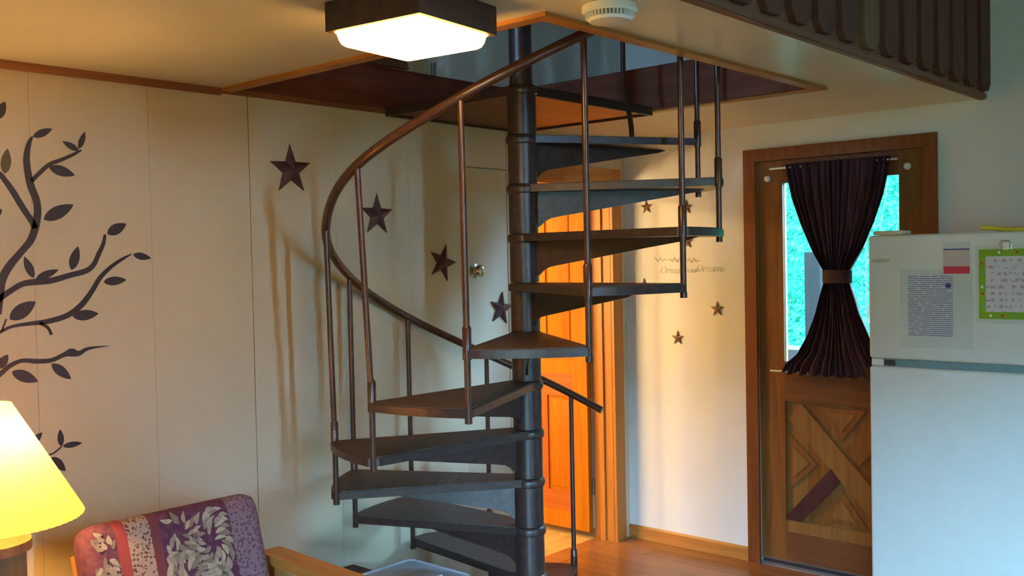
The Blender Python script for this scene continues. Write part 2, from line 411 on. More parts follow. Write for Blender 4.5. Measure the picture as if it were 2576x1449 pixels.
for i, (a, b, c, d) in enumerate(WIN):
    wn = MB()
    for q in ((a, c, a+0.025, d), (b-0.025, c, b, d), (a, c, b, c+0.03), (a, d-0.03, b, d)):
        wn.box(q[0], YB-0.10, q[1], q[2], YB-0.05, q[3])
    wo = struct(wn.build('window_%d' % (i+1), 'casing_wood', fix=False))
    box(a+0.02, YB-0.079, c+0.02, b-0.02, YB-0.075, d-0.02).build('pane', 'pane_glass', wo)
# bathroom behind the left wall
mb = MB()
mb.box(2.3, YL+T, -0.12, 2.4, 5.3, 2.42); mb.box(2.1, 5.2, -0.12, XR, 5.3, 2.42)
struct(mb.build('wall_bathroom', 'bath_paint', fix=False))
struct(box(2.2, YL+T, 2.3, XR, 5.2, 2.42).build('ceiling_bathroom', 'bath_paint'))
struct(box(DL, YL, -0.12, DR, YL+T, 0.0).build('floor_threshold', 'floor_wood_1'))
struct(box(2.2, YL+T, -0.12, XR, 5.2, 0.0).build('floor_bathroom', 'bath_vinyl'))
# loft slab = ceiling of the room below, with the square stair opening
mb = MB()
mb.box(X0, LE, ZC, NX, YL, ZL); mb.box(NX, LE, ZC, RX, NY, ZL); mb.box(RX, LE, ZC, XR, YL, ZL)
struct(mb.build('ceiling', 'ceiling_paint', fix=False))
mb = MB()
for q in ((X0, LE, NX, YL), (NX, LE, RX, NY), (RX, LE, XR, YL)): mb.box(q[0], q[1], ZL, q[2], q[3], ZL+0.015)
struct(mb.build('floor_loft', 'floor_wood_2', fix=False))

# ------------------------------------------------------------------ trims of the opening and cornices
tn = [0]
def trim(mb, mat):
    tn[0] += 1; return struct(mb.build('trim_%d' % tn[0], mat))
tw = 0.042
trim(box(NX-tw, NY-tw, ZC-0.012, NX+0.004, YL-0.016, ZC), 'pine_trim_y')          # towards the couch side
trim(box(NX+0.004, NY-tw, ZC-0.012, RX+tw, NY+0.004, ZC), 'pine_trim_x')          # near side
trim(box(RX-0.004, NY+0.004, ZC-0.012, RX+tw, YL-0.016, ZC), 'pine_trim_y')       # far side
trim(box(X0, YL-0.016, ZC-0.026, NX-tw, YL, ZC), 'red_trim_x')                    # cornice on the left wall
trim(box(NX-tw, YL-0.014, ZC-0.018, RX, YL, ZC+0.002), 'red_trim_x')
trim(box(NX, YL-0.010, ZC+0.002, RX-0.02, YL+0.012, ZL+0.01), 'fascia_x')         # inner faces of the opening
trim(box(RX-0.018, NY, ZC-0.004, RX, YL-0.010, ZL+0.015), 'fascia_y')
trim(box(NX, NY+0.018, ZC-0.004, NX+0.018, YL-0.010, ZL+0.015), 'fascia_y')
trim(box(NX, NY, ZC-0.004, RX-0.018, NY+0.018, ZL+0.015), 'fascia_x')
# dark board standing on the loft floor at the opening's left end
trim(MB().prism([(NX+0.25, YL-0.035, ZL+0.012), (2.98, YL-0.035, ZL+0.012), (2.87, YL-0.035, 2.75), (2.83, YL-0.035, 3.1), (NX+0.25, YL-0.035, 3.1)], (0, 0.022, 0)), 'loft_panel_wood')
# baseboard on the right wall
struct(MB().prism([(XR-0.014, 2.53, 0.0), (XR, 2.53, 0.0), (XR, 2.53, 0.072), (XR-0.008, 2.53, 0.072), (XR-0.014, 2.53, 0.062)], (0, YL-2.53-0.002, 0)).build('baseboard_right', 'pine_trim_y'))
struct(box(X0, YL-0.012, 0.0, CL-0.003, YL, 0.07).build('baseboard_left', 'pine_trim_x'))

# ------------------------------------------------------------------ closet door in the left wall
d1 = struct(box(CL+0.003, YL+0.002, 0.005, CR-0.003, YL+0.035, CH-0.003).build('door_1', 'closet_white'))
kc = (3.40, YL+0.002, 1.541)
MB().lathe(kc, [(0.0001, 0), (0.034, 0), (0.034, -0.006), (0.016, -0.010), (0.012, -0.022), (0.026, -0.030), (0.030, -0.042), (0.024, -0.054), (0.008, -0.058), (0.0001, -0.058)], 24, 'y').build('knob', 'brass', d1)

# ------------------------------------------------------------------ bathroom door frame and open door
mb = MB()
tr = struct(MB().box(DR-0.004, YL-0.018, 0.0, DR+0.082, YL, DH+0.085).build('trim_20', 'jamb_wood'))
struct(MB().box(DL-0.08, YL-0.018, 0.0, DL+0.004, YL, DH+0.085).build('trim_21', 'jamb_wood'))
struct(MB().box(DL+0.004, YL-0.018, DH-0.004, DR-0.004, YL, DH+0.085).build('trim_22', 'pine_trim_x'))
struct(MB().box(DR-0.006, YL+0.001, 0.0, DR+0.006, YL+T-0.002, DH).build('trim_23', 'jamb_wood'))
struct(MB().box(DL-0.006, YL+0.001, 0.0, DL+0.012, YL+T-0.002, DH).build('trim_24', 'jamb_wood'))
struct(MB().box(DL+0.012, YL+0.001, DH-0.012, DR-0.006, YL+T-0.002, DH).build('trim_25', 'pine_trim_x'))
struct(MB().box(DR-0.018, YL+0.055, 0.0, DR-0.006, YL+0.088, DH-0.012).build('trim_26', 'jamb_wood'))
# door leaf swung 90 degrees into the bathroom, plane x = const
BX0, BX1 = 4.435, 4.470
BY0, BY1, BZ0, BZ1 = YL+T+0.006, YL+T+0.70, 0.04, 1.975
d2 = struct(box(BX0+0.010, BY0+0.02, BZ0+0.02, BX1-0.010, BY1-0.02, BZ1-0.02).build('door_2', 'pine_panel'))
ym = (BY0+BY1)/2
def leaf(y0, y1, z0, z1, mat, name): box(BX0, y0, z0, BX1, y1, z1).build(name, mat, d2)
leaf(BY0, BY0+0.10, BZ0, BZ1, 'pine_stile', 'stile'); leaf(BY1-0.10, BY1, BZ0, BZ1, 'pine_stile', 'stile')
leaf(ym-0.055, ym+0.055, 0.25, 0.80, 'pine_mullion', 'mullion'); leaf(ym-0.055, ym+0.055, 1.01, BZ1-0.11, 'pine_stile', 'mullion')
leaf(BY0+0.10, BY1-0.10, BZ0, BZ0+0.10, 'pine_stile', 'rail'); leaf(BY0+0.10, BY1-0.10, BZ0+0.10, 0.25, 'pine_rail', 'rail')
leaf(BY0+0.10, BY1-0.10, 0.80, 0.93, 'pine_rail', 'rail'); leaf(BY0+0.10, BY1-0.10, 0.93, 1.01, 'pine_stile', 'rail')
leaf(BY0+0.10, BY1-0.10, BZ1-0.11, BZ1, 'pine_stile', 'rail')
for (y0, y1) in ((BY0+0.10, ym-0.055), (ym+0.055, BY1-0.10)):
    for (z0, z1) in ((0.25, 0.80), (1.01, BZ1-0.11)):
        MB().rbox(BX0+0.003, y0+0.018, z0+0.018, BX0+0.022, y1-0.018, z1-0.018, 0.007, 2).build('raised_panel', 'pine_panel', d2)
for z in (0.29, 1.10, 1.75):
    MB().lathe((DR-0.012, YL+T+0.006, z), [(0.0001, -0.045), (0.008, -0.045), (0.008, 0.045), (0.0001, 0.045)], 10).box(DR-0.030, YL+T+0.004, z-0.045, DR-0.006, YL+T+0.009, z+0.045).build('hinge', 'hinge_metal', d2)

# vanity light inside the bathroom: its glow fills the doorway
t = thing('vanity_light', (2.4, 4.25, 1.45), 'strip of bare warm bulbs on the bathroom side wall behind the open door', 'wall lamp')
box(2.4, 3.85, 1.45, 2.425, 4.66, 1.55).build('back_plate', 'steel', t)
for y in (3.93, 4.21, 4.56):
    MB().lathe((2.475, y, 1.50), [(0.0001, -0.04), (0.02, -0.034), (0.036, -0.016), (0.04, 0), (0.036, 0.016), (0.02, 0.034), (0.0001, 0.04)], 12).build('bulb', 'bath_glow', t)
    MB().lathe((2.425, y, 1.50), [(0.018, 0), (0.018, 0.02)], 12, 'x').build('socket', 'steel', t)

t = thing('bathroom_ceiling_light', (3.55, 4.6, 2.3), 'round glowing ceiling light inside the bathroom', 'ceiling lamp')
MB().lathe((3.55, 4.6, 2.3), [(0.0001, -0.05), (0.06, -0.046), (0.095, -0.03), (0.10, -0.012)], 20).build('globe', 'bath_globe', t)
MB().lathe((3.55, 4.6, 2.3), [(0.11, -0.012), (0.11, 0.0)], 20).build('base_ring', 'steel', t)

# ------------------------------------------------------------------ entry door in the right wall
struct(MB().box(XR-0.02, EY1-0.004, 0, XR, EY1+0.062, EH+0.058).build('trim_30', 'casing_wood'))
struct(MB().box(XR-0.02, EY0-0.058, 0, XR, EY0+0.004, EH+0.058).build('trim_31', 'casing_wood'))
struct(MB().box(XR-0.02, EY0+0.004, EH-0.004, XR, EY1-0.004, EH+0.058).build('trim_32', 'casing_wood'))
struct(MB().box(XR+0.001, EY0, 0.0, XR+0.13, EY1, 0.016).build('trim_33', 'sill_metal'))
SX0, SX1 = XR+0.006, XR+0.048
struct(MB().box(XR+0.050, EY0, 0.016, XR+0.138, EY0+0.02, EH).box(XR+0.050, EY1-0.02, 0.016, XR+0.138, EY1, EH).box(XR+0.050, EY0+0.02, EH-0.02, XR+0.138, EY1-0.02, EH).box(XR+0.050, EY0+0.02, 0.016, XR+0.138, EY1-0.02, 0.05).build('trim_34', 'casing_wood', fix=False))
SY0, SY1 = EY0+0.004, EY1-0.005
GY0, GY1, GZ0, GZ1 = 1.742, 2.325, 1.05, 1.948
d3 = struct(MB().box(SX0, GY1, 0.03, SX1, SY1, EH-0.005).build('door_3', 'door_wood'))
def leaf3(y0, y1, z0, z1, mat, name, dx=0.0): return box(SX0+dx, y0, z0, SX1-abs(dx), y1, z1).build(name, mat, d3)
leaf3(SY0, GY0, 0.03, EH-0.005, 'door_wood', 'stile')
leaf3(GY0, GY1, GZ1, EH-0.005, 'casing_wood', 'rail')
leaf3(GY0, GY1, 0.85, GZ0, 'door_wood_y', 'rail')
leaf3(GY0, GY1, 0.03, 0.185, 'door_wood_y', 'rail')
leaf3(GY0, GY1, 0.185, 0.245, 'door_pale', 'rail', 0.003)
MB().box(SX0+0.018, GY0, GZ0, SX0+0.024, GY1, GZ1).build('pane', 'pane_glass', d3)
yb = GY0                                     # recessed board field behind the cross
n = 5; wd = (GY1-GY0)/n
for i in range(n):
    box(SX0+0.016, GY0+i*wd+0.001, 0.245, SX1-0.006, GY0+(i+1)*wd-0.001, 0.85).build('field_board', ['door_pale', 'door_wood'][i % 2], d3)
def slant(y0, z0, y1, z1, wdt, mat, x0, x1, name):
    d = Vector((0, y1-y0, z1-z0)).normalized(); q = Vector((0, -d.z, d.y))*wdt/2
    a, b = Vector((x0, y0, z0)), Vector((x0, y1, z1))
    MB().prism([a-q, b-q, b+q, a+q], (x1-x0, 0, 0)).build(name, mat, d3)
cy, cz = (GY0+GY1)/2, 0.545
slant(GY1-0.055, 0.80, GY0+0.055, 0.30, 0.105, 'door_pale', SX0-0.001, SX0+0.016, 'cross_board')
slant(cy-0.055, cz+0.055, GY0+0.055, 0.80, 0.10, 'door_wood', SX0+0.001, SX0+0.016, 'cross_board')
MB().prism([(SX0-0.001, y, z) for y, z in ((2.085, 0.534), (2.038, 0.475), (2.243, 0.250), (2.306, 0.247), (2.325, 0.262))], (0.017, 0, 0)).build('cross_board', 'door_red', d3)
def tri(pts):
    c = sum((Vector((0, y, z)) for y, z in pts), Vector())/3
    for (k0, k1, mat, x0) in ((0.80, 0, 'door_wood', SX0+0.009), (0.45, 0, 'door_pale', SX0+0.005)):
        P = [c+(Vector((0, y, z))-c)*k0 for y, z in pts]
        MB().prism([(x0, q.y, q.z) for q in P], (SX0+0.016-x0, 0, 0)).build('field_panel', mat, d3)
tri([(GY1-0.14, 0.845), (GY0+0.14, 0.845), (cy, cz+0.10)]); tri([(GY1-0.14, 0.25), (cy, cz-0.09), (GY0+0.14, 0.25)])
tri([(GY1-0.003, 0.72), (cy+0.10, cz), (GY1-0.003, 0.37)]); tri([(GY0+0.003, 0.72), (GY0+0.003, 0.37), (cy-0.10, cz)])
box(SX0-0.006, SY0+0.01, 0.018, SX0-0.001, SY1-0.01, 0.034).build('door_sweep', 'rubber', d3)
box(SX0-0.008, SY0+0.01, 0.034, SX0-0.001, SY1-0.01, 0.042).build('sweep_strip', 'steel', d3)

# curtain gathered at the waist on two sash rods
cur = thing('door_curtain', (4.60, 2.03, 0.99), 'dark burgundy curtain tied at the waist over the entry door glass', 'curtain')
prof = [(2.035, .266), (1.943, .250), (1.859, .231), (1.735, .187), (1.613, .131), (1.510, .067), (1.478, .061), (1.444, .065), (1.372, .089), (1.302, .109), (1.186, .160), (1.097, .214), (1.044, .280), (0.995, .302)]
NU = 72; vs = []; fs = []
rows = []
for i in range(len(prof)-1):
    for k in range(3):
        s_ = k/3; rows.append((prof[i][0]*(1-s_)+prof[i+1][0]*s_, prof[i][1]*(1-s_)+prof[i+1][1]*s_))
rows.append(prof[-1])
for (z, hw) in rows:
    for j in range(NU+1):
        uu = -1+2*j/NU
        am = 0.013 if hw > 0.12 else 0.018
        ph = 15*PI*(uu+0.06*math.sin(7*uu))
        zz = z + (0.006*math.sin(9*uu*PI) if z < 1.0 else 0)
        vs.append((4.598 - 0.014*(1-uu*uu) - am*math.sin(ph) - 0.004*math.sin(31*uu+2), 2.026+uu*hw, zz))
for i in range(len(rows)-1):
    for j in range(NU): fs.append((i*(NU+1)+j, i*(NU+1)+j+1, (i+1)*(NU+1)+j+1, (i+1)*(NU+1)+j))
co = MB().add(vs, fs, True).build('cloth', 'curtain_cloth', cur, fix=False)
md = co.modifiers.new('solid', 'SOLIDIFY'); md.thickness = 0.003
MB().lathe((4.590, 2.022, 1.478), [(0.070, -0.032), (0.074, -0.028), (0.074, 0.028), (0.070, 0.032)], 28, 'z', True, lambda a: 1.0 if False else math.sqrt(1/((math.cos(a)/0.42)**2+math.sin(a)**2))).build('tie_band', 'tie_cloth', cur, fix=False)
for z, y0, y1 in ((2.018, 1.735, 2.375), (1.003, 1.70, 2.385)):
    MB().tube([(4.606, y0, z), (4.606, y1, z)], 0.005, 8).build('rod', 'white_plastic', cur)
for y, z in ((2.402, 1.972), (1.70, 1.982)):
    MB().lathe((4.640, y, z), [(0.0001, 0), (0.016, 0), (0.016, -0.012), (0.009, -0.02), (0.0001, -0.02)], 14, 'x').build('hook_button', 'white_plastic', cur)

# ------------------------------------------------------------------ outdoors seen through the door glass, and an unseen bank against low sky
struct(box(-30, -30, -0.75, 30, 30, -0.62).build('ground', 'woods'))
vs = []; fs = []; na = 60  # added unseen bank, crest set per side to shape the daylight
for i in range(na+1):
    a = math.radians(140+200*i/na)
    for (r, z) in ((8, -0.62), (10, 1.6), (12, 3.9), (14, 6.2), (17, 6.2)):
        q = r+random.uniform(-.3, .3); lowf = 0.60-0.22*min(1, max(0, (i/na*200-80)/20)); vs.append((q*math.cos(a), q*math.sin(a), -0.62+(z+0.62)*lowf+(random.uniform(-.25, .25) if r > 8 else 0)))
for i in range(na):
    for j in range(4): fs.append((i*5+j, i*5+j+1, (i+1)*5+j+1, (i+1)*5+j))
tag(MB().add(vs, fs, True).build('sky_block_bank', 'woods', fix=False), 'unseen dark bank added behind the viewer to hide the low sky', 'hillside', kind='stuff')
mb = MB(); nn = 46; vs = []; fs = []
for i in range(nn+1):
    for j in range(nn+1):
        xx = 6.9 + 9*i/nn; yy = -3 + 14*j/nn
        vs.append((xx, yy, -0.6 + (xx-6.9)*0.95 + 0.10*math.sin(xx*5+yy*3) + random.uniform(-0.10, 0.10)))
for i in range(nn):
    for j in range(nn): fs.append((i*(nn+1)+j, (i+1)*(nn+1)+j, (i+1)*(nn+1)+j+1, i*(nn+1)+j+1))
tag(MB().add(vs, fs, True).build('grassy_bank', 'hillside_grass', fix=False), 'steep teal green grassy bank outside the entry door', 'hillside', kind='stuff')
tag(box(6.42, 2.95, -0.6, 6.53, 3.06, 1.60).build('porch_post', 'post_paint', loc=(6.47, 3.0, -0.6)), 'grey white porch post outside behind the burgundy curtain', 'post')
pt = thing('porch_table', (6.3, 3.2, -0.6), 'white table edge outside at the lower left of the door glass', 'table')
box(6.1, 2.95, 0.93, 6.4, 3.75, 0.96).box(6.1, 2.96, 0.70, 6.13, 3.74, 0.93).build('table_top', 'outdoor_white', pt, fix=False)
for yy in (3.0, 3.7): box(6.28, yy, -0.6, 6.33, yy+0.04, 0.93).build('leg', 'outdoor_white', pt)
sh = thing('bare_shrub', (6.95, 3.3, -0.6), 'pale bare twigs growing on the bank outside the door', 'shrub')
for k in range(22):
    x0 = 6.75+random.uniform(-.05, .05); y0 = random.uniform(2.3, 4.2); z0 = -0.62; a = random.uniform(-.9, .9); h = random.uniform(1.6, 2.8)
    MB().tube([(x0, y0, z0), (x0+.05, y0+a*.35, z0+h*.45), (x0, y0+a*.6+random.uniform(-.1, .1), z0+h)], [0.010, 0.007, 0.003], 6).build('twig', 'twig', sh)

# ------------------------------------------------------------------ loft edge: beam and pickets
lr = thing('loft_railing', (3.4, LE, ZC), 'dark wooden picket railing hanging along the loft edge above the fridge', 'railing')
box(0.6, LE-0.022, ZC-0.004, XR-0.002, LE-0.001, ZC+0.20).build('beam_board', 'beam_wood', lr)
box(0.6, LE-0.030, ZC+0.0, XR-0.002, LE-0.022, ZC+0.020).build('beam_lip', 'beam_wood', lr)
box(0.6, LE-0.060, 3.28, XR-0.002, LE+0.03, 3.33).build('top_rail', 'beam_wood', lr)
i = 0; x = 4.505
while x > 1.6:
    zb = ZC+0.028; y0, y1 = LE-0.046, LE-0.022; wq = 0.128
    mt_ = 'picket_pale' if 7 == i else 'picket_wood'
    MB().prism([(x, y0, zb+0.035), (x+0.028, y0, zb), (x+wq-0.028, y0, zb), (x+wq, y0, zb+0.035), (x+wq, y0, 3.28), (x, y0, 3.28)], (0, y1-y0, 0)).build('picket', mt_, lr)
    x -= 0.1755; i += 1

# ------------------------------------------------------------------ ceiling lamp
LC = (1.752, 1.895); la = math.radians(7)
cl = thing('ceiling_lamp', (LC[0], LC[1], ZC), 'square ceiling lamp with dark wooden frame and glowing white glass', 'ceiling lamp')
def rot(x, y): return (LC[0]+x*math.cos(la)-y*math.sin(la), LC[1]+x*math.sin(la)+y*math.cos(la))
hs, z0, z1 = 0.155, ZC-0.075, ZC-0.001
for k in range(4):
    ca, sa = math.cos(k*PI/2), math.sin(k*PI/2)
    P = [(-hs, -hs), (hs, -hs), (hs-0.014, -hs+0.014), (-hs+0.014, -hs+0.014)]
    Q = [rot(x*ca-y*sa, x*sa+y*ca) for x, y in P]
    MB().prism([(q[0], q[1], z0) for q in Q], (0, 0, z1-z0)).build('frame_board', 'fixture_wood', cl)
def sq(h, r, z, n=5):
    out = []
    for cx, cy, a0 in ((1, 1, 0), (-1, 1, PI/2), (-1, -1, PI), (1, -1, 1.5*PI)):
        for k in range(n+1):
            a = a0+PI/2*k/n; X, Y = rot(cx*(h-r)+r*math.cos(a), cy*(h-r)+r*math.sin(a)); out.append((X, Y, z))
    return out
rings = [sq(0.1405, 0.006, z0+0.004), sq(0.1405, 0.006, z0-0.002), sq(0.138, 0.008, z0-0.004), sq(0.134, 0.010, z0-0.022), sq(0.130, 0.012, z0-0.031), sq(0.123, 0.012, z0-0.036)]
nr = len(rings[0]); vs = [q for r in rings for q in r]; fs = []
for i in range(len(rings)-1):
    for k in range(nr): fs.append((i*nr+k, i*nr+(k+1) % nr, (i+1)*nr+(k+1) % nr, (i+1)*nr+k))
fs.append(tuple((len(rings)-1)*nr+k for k in range(nr))); fs.append(tuple(reversed(range(nr))))
MB().add(vs, fs).build('diffuser', 'lamp_glow', cl)
# smoke alarm
sa_ = thing('smoke_alarm', (2.135, 1.55, ZC), 'round white smoke alarm on the ceiling by the stair opening', 'smoke alarm')
c = (2.135, 1.55, ZC)
MB().lathe(c, [(0.0001, -0.001), (0.072, -0.001), (0.074, -0.016), (0.066, -0.022)], 40).lathe(c, [(0.060, -0.034), (0.054, -0.042), (0.035, -0.046), (0.0001, -0.046)], 40).build('cover', 'white_plastic', sa_, fix=False)
MB().lathe(c, [(0.058, -0.018), (0.058, -0.036)], 40).build('vent_ring', 'vent_dark', sa_, fix=False)
for k in range(40):
    a = 2*PI*k/40; ca, sn = math.cos(a), math.sin(a)
    MB().prism([(c[0]+0.057*ca-0.0015*sn, c[1]+0.057*sn+0.0015*ca, ZC-0.036), (c[0]+0.057*ca+0.0015*sn, c[1]+0.057*sn-0.0015*ca, ZC-0.036), (c[0]+0.065*ca+0.0015*sn, c[1]+0.065*sn-0.0015*ca, ZC-0.033), (c[0]+0.065*ca-0.0015*sn, c[1]+0.065*sn+0.0015*ca, ZC-0.033)], (0, 0, 0.014)).build('vent_fin', 'white_plastic', sa_)

# ------------------------------------------------------------------ spiral staircase
ss = thing('spiral_staircase', (PX, PY, 0), 'dark brown metal spiral staircase with one central pole, wedge treads and thin balusters', 'staircase')
MB().lathe((PX, PY, 0), [(0.0001, 0), (0.044, 0), (0.044, 3.35), (0.0001, 3.35)], 28).build('center_pole', 'stair_metal', ss)
MB().lathe((PX, PY, 0), [(0.0001, 0), (0.13, 0), (0.13, 0.012), (0.06, 0.016)], 28).build('base_plate', 'stair_metal', ss)
RO = 0.752; HA = math.radians(16.2)
def tread_mesh():
    pts = []
    n = 9
    hb = [(0.050*math.cos(a), 0.050*math.sin(a)) for a in (PI*0.5, PI*0.75, PI, PI*1.25, PI*1.5)]
    cr = 0.035
    arc = []
    for k in range(n+1):
        a = -HA+0.03 + (2*HA-0.06)*k/n; arc.append((RO*math.cos(a), RO*math.sin(a)))
    lo = [((RO-0.03)*math.cos(-HA), (RO-0.03)*math.sin(-HA))]; hi = [((RO-0.03)*math.cos(HA), (RO-0.03)*math.sin(HA))]
    return hb + lo + arc + hi
tp = tread_mesh()
mb = MB().prism([(x, y, -0.030) for x, y in tp], (0, 0, 0.026))
tread_me = mb.build('tmp', 'stair_metal', ss).data
bpy.data.objects.remove(bpy.data.objects['tmp'])
sc_ = [(x*0.985+0.004, y*0.955) for x, y in tp if True]
tr_o = MB().prism([(x, y, -0.004) for x, y in sc_], (0, 0, 0.004)).build('tmp', 'tread_metal', ss); top_me = tr_o.data; bpy.data.objects.remove(tr_o)
gp = [(0.052, -0.030), (0.052, -0.165), (0.066, -0.158), (0.082, -0.142), (0.105, -0.130), (0.14, -0.123), (0.30, -0.098), (0.50, -0.066), (0.66, -0.042), (0.70, -0.030)]
tr_o = MB().prism([(r, -0.005, z) for r, z in gp], (0, 0.010, 0)).build('tmp', 'stair_metal', ss); gus_me = tr_o.data; bpy.data.objects.remove(tr_o)
for me in (tread_me, top_me, gus_me):            # meshes were built relative to the staircase base: move them back to the axis
    for q in me.vertices: q.co += Vector((PX, PY, 0))
tr_o = MB().lathe((0, 0, 0), [(0.0465, -RISE+0.002), (0.056, -RISE+0.002), (0.056, -0.034), (0.062, -0.030), (0.064, -0.018), (0.062, -0.006), (0.056, 0.0), (0.0465, 0.0)], 28).build('tmp', 'stair_metal'); sl_me = tr_o.data; bpy.data.objects.remove(tr_o)
for me, nm in ((tread_me, 'tread'), (top_me, 'tread_surface'), (gus_me, 'support_bracket'), (sl_me, 'sleeve')): me.name = nm
def inst(name, me, parent, loc=(0, 0, 0), rz=0):
    o = bpy.data.objects.new(name, me); COL.objects.link(o); o.parent = parent; o.location = loc; o.rotation_euler = (0, 0, rz); return o
for k in range(1, 12):
    a = AK(k)+math.radians(15.1)
    to = inst('tread', tread_me, ss, (0, 0, RISE*k), a)
    inst('tread_surface', top_me, to); inst('support_bracket', gus_me, to)
    inst('sleeve', sl_me, ss, (0, 0, RISE*k))
inst('sleeve', sl_me, ss, (0, 0, RISE*12))
# landing plate in the far corner of the opening
zt = RISE*12
lx0, ly0, lx1, ly1 = PX-0.03, PY-0.03, RX-0.022, YL-0.018
q0, q1, q2, q3 = (lx0+0.012, ly0+0.012), (lx1-0.012, ly0+0.012), (lx1-0.012, ly1-0.012), (lx0+0.012, ly1-0.012)
ld = MB().prism([(q[0], q[1], zt-0.022) for q in (q0, q1, q2)], (0, 0, 0.020)).build('landing', 'landing_board', ss)  # right half: warm light on the underside put into its colour
MB().prism([(q[0], q[1], zt-0.022) for q in (q0, q2, q3)], (0, 0, 0.020)).build('landing_board', 'loft_panel_wood', ld)  # left half: shade on the underside put into a darker wood colour
for q in ((lx0, ly0, lx1, ly0+0.012), (lx0, ly1-0.012, lx1, ly1), (lx0, ly0+0.012, lx0+0.012, ly1-0.012), (lx1-0.012, ly0+0.012, lx1, ly1-0.012)):
    box(q[0], q[1], zt-0.034, q[2], q[3], zt+0.004).build('landing_edge', 'stair_metal', ld)
# balusters and handrail
RB = {k: 0.735 for k in range(0, 14)}; RB[5] = 0.748; RB[6] = 0.772; RB[7] = 0.748
def pol(r, a, z): return (PX+r*math.cos(a), PY+r*math.sin(a), z)
def railz(kf): return RISE*kf + 0.785
for k in range(1, 12):
    a = AK(k); zb = RISE*(k-1)-0.045 if k > 1 else RISE-0.06
    zu = RISE*k
    bo = MB().tube([pol(0.735, a, zb), pol(0.735, a, zu), pol(RB[k], a, railz(k)-0.008)], 0.0105, 12).build('baluster', 'rail_metal', ss)
    MB().tube([pol(0.735, a, zu-0.034), pol(0.735, a, zu+0.066), pol(0.736, a, zu+0.072)], [0.0145, 0.0145, 0.011], 12).build('collar', 'rail_metal', bo)
    if k > 1: MB().tube([pol(0.735, a, zb-0.004), pol(0.735, a, zb+0.016)], 0.012, 12).build('foot_nut', 'rail_metal', bo)
    else: MB().tube([pol(0.735, a, zb-0.09), pol(0.735, a, zb+0.10)], 0.0155, 12).build('foot_sleeve', 'rail_metal', bo)
path = []
def rr(kf):
    k0 = int(math.floor(kf)); s_ = kf-k0; s_ = s_*s_*(3-2*s_)
    return RB.get(k0, 0.735)*(1-s_)+RB.get(k0+1, 0.735)*s_
kf = 0.62
while kf <= 12.01: path.append(pol(rr(kf), AK(kf), railz(kf))); kf += 0.1
MB().tube(path, 0.0165, 12).build('handrail', 'rail_metal', ss)
# curved newel of the landing, bent out to the top tread
MB().tube([(3.262, 2.272, 2.056), (3.27, 2.279, 2.10), (3.315, 2.318, 2.16), (3.40, 2.40, 2.25), (3.42, 2.42, 2.36), (3.42, 2.42, 2.7), (3.42, 2.42, 3.05)], 0.0105, 10).build('newel', 'rail_metal', ss)

# small glass on the ledge of the loft
gl = thing('glass_tumbler', (3.16, YL+0.0, ZL+0.01), 'small clear glass standing on the loft ledge under the ceiling lamp', 'glass')
MB().lathe((3.16, YL+0.0, ZL+0.0105), [(0.0001, 0.0), (0.010, 0.0), (0.0105, 0.06), (0.0095, 0.06), (0.0085, 0.004), (0.0001, 0.004)], 20).build('bowl', 'clear_glass', gl, fix=False)

# ------------------------------------------------------------------ stars on the walls
def star(name, c, R, ang, wall, mat, label, group):
    """five-pointed embossed barn star; wall 'L' faces -y, 'R' faces -x"""
    pts = []
    for k in range(10):
        r = R if k % 2 == 0 else R*0.40; a = ang+PI/2+k*PI/5; pts.append((r*math.cos(a), r*math.sin(a)))
    dp = R*0.24
    if wall == 'L':
        f = lambda h, v, d: (c[0]+h, YL-0.0015-d, c[1]+v); base = (c[0], YL, c[1])
    else:
        f = lambda h, v, d: (XR-0.0015-d, c[0]-h, c[1]+v); base = (XR, c[0], c[1])
    vs = [f(h, v, 0) for h, v in pts]+[f(h, v, 0.004) for h, v in pts]+[f(0, 0, dp), f(0, 0, 0)]
    fs = []
    for k in range(10):
        j = (k+1) % 10; fs += [(k, j, 10+j, 10+k), (10+k, 10+j, 20), (j, k, 21)]
    return tag(MB().add(vs, fs).build(name, mat, loc=base), label, 'star', group)
g = 'dark metal stars climbing the left wall'
star('metal_star', (2.364, 1.962), 0.101, 0.02, 'L', 'rust_star', 'highest and largest dark metal star on the panelled wall beside the tree decal', g)
star('metal_star', (2.803, 1.792), 0.093, -0.02, 'L', 'rust_star', 'second dark metal star on the panelled wall, right of the leaning baluster', g)
star('metal_star', (3.188, 1.582), 0.088, -0.30, 'L', 'rust_star', 'tilted dark metal star on the panelled wall left of the round knob', g)
star('metal_star', (3.578, 1.352), 0.084, -0.16, 'L', 'rust_star', 'lowest dark metal star on the panelled wall, half hidden by the stair pole', g)
g = 'small brown stars on the right wall'
for (c, a, lb) in [((3.135, 1.867), 0.05, 'small brown star on the white wall, upper left of the group near the bathroom door'),
                   ((2.879, 1.852), 0.0, 'small brown star on the white wall, upper right of the group above a tread end'),
                   ((2.878, 1.668), 0.03, 'small brown star on the white wall just above the script lettering'),
                   ((3.158, 1.432), 0.02, 'small brown star on the white wall mostly hidden under a stair tread'),
                   ((2.699, 1.308), 0.02, 'small brown star on the white wall nearest to the entry door'),
                   ((2.945, 1.145), 0.0, 'lowest small brown star on the white wall')]:
    star('small_star', c, 0.040, a, 'R', 'small_star', lb, g)
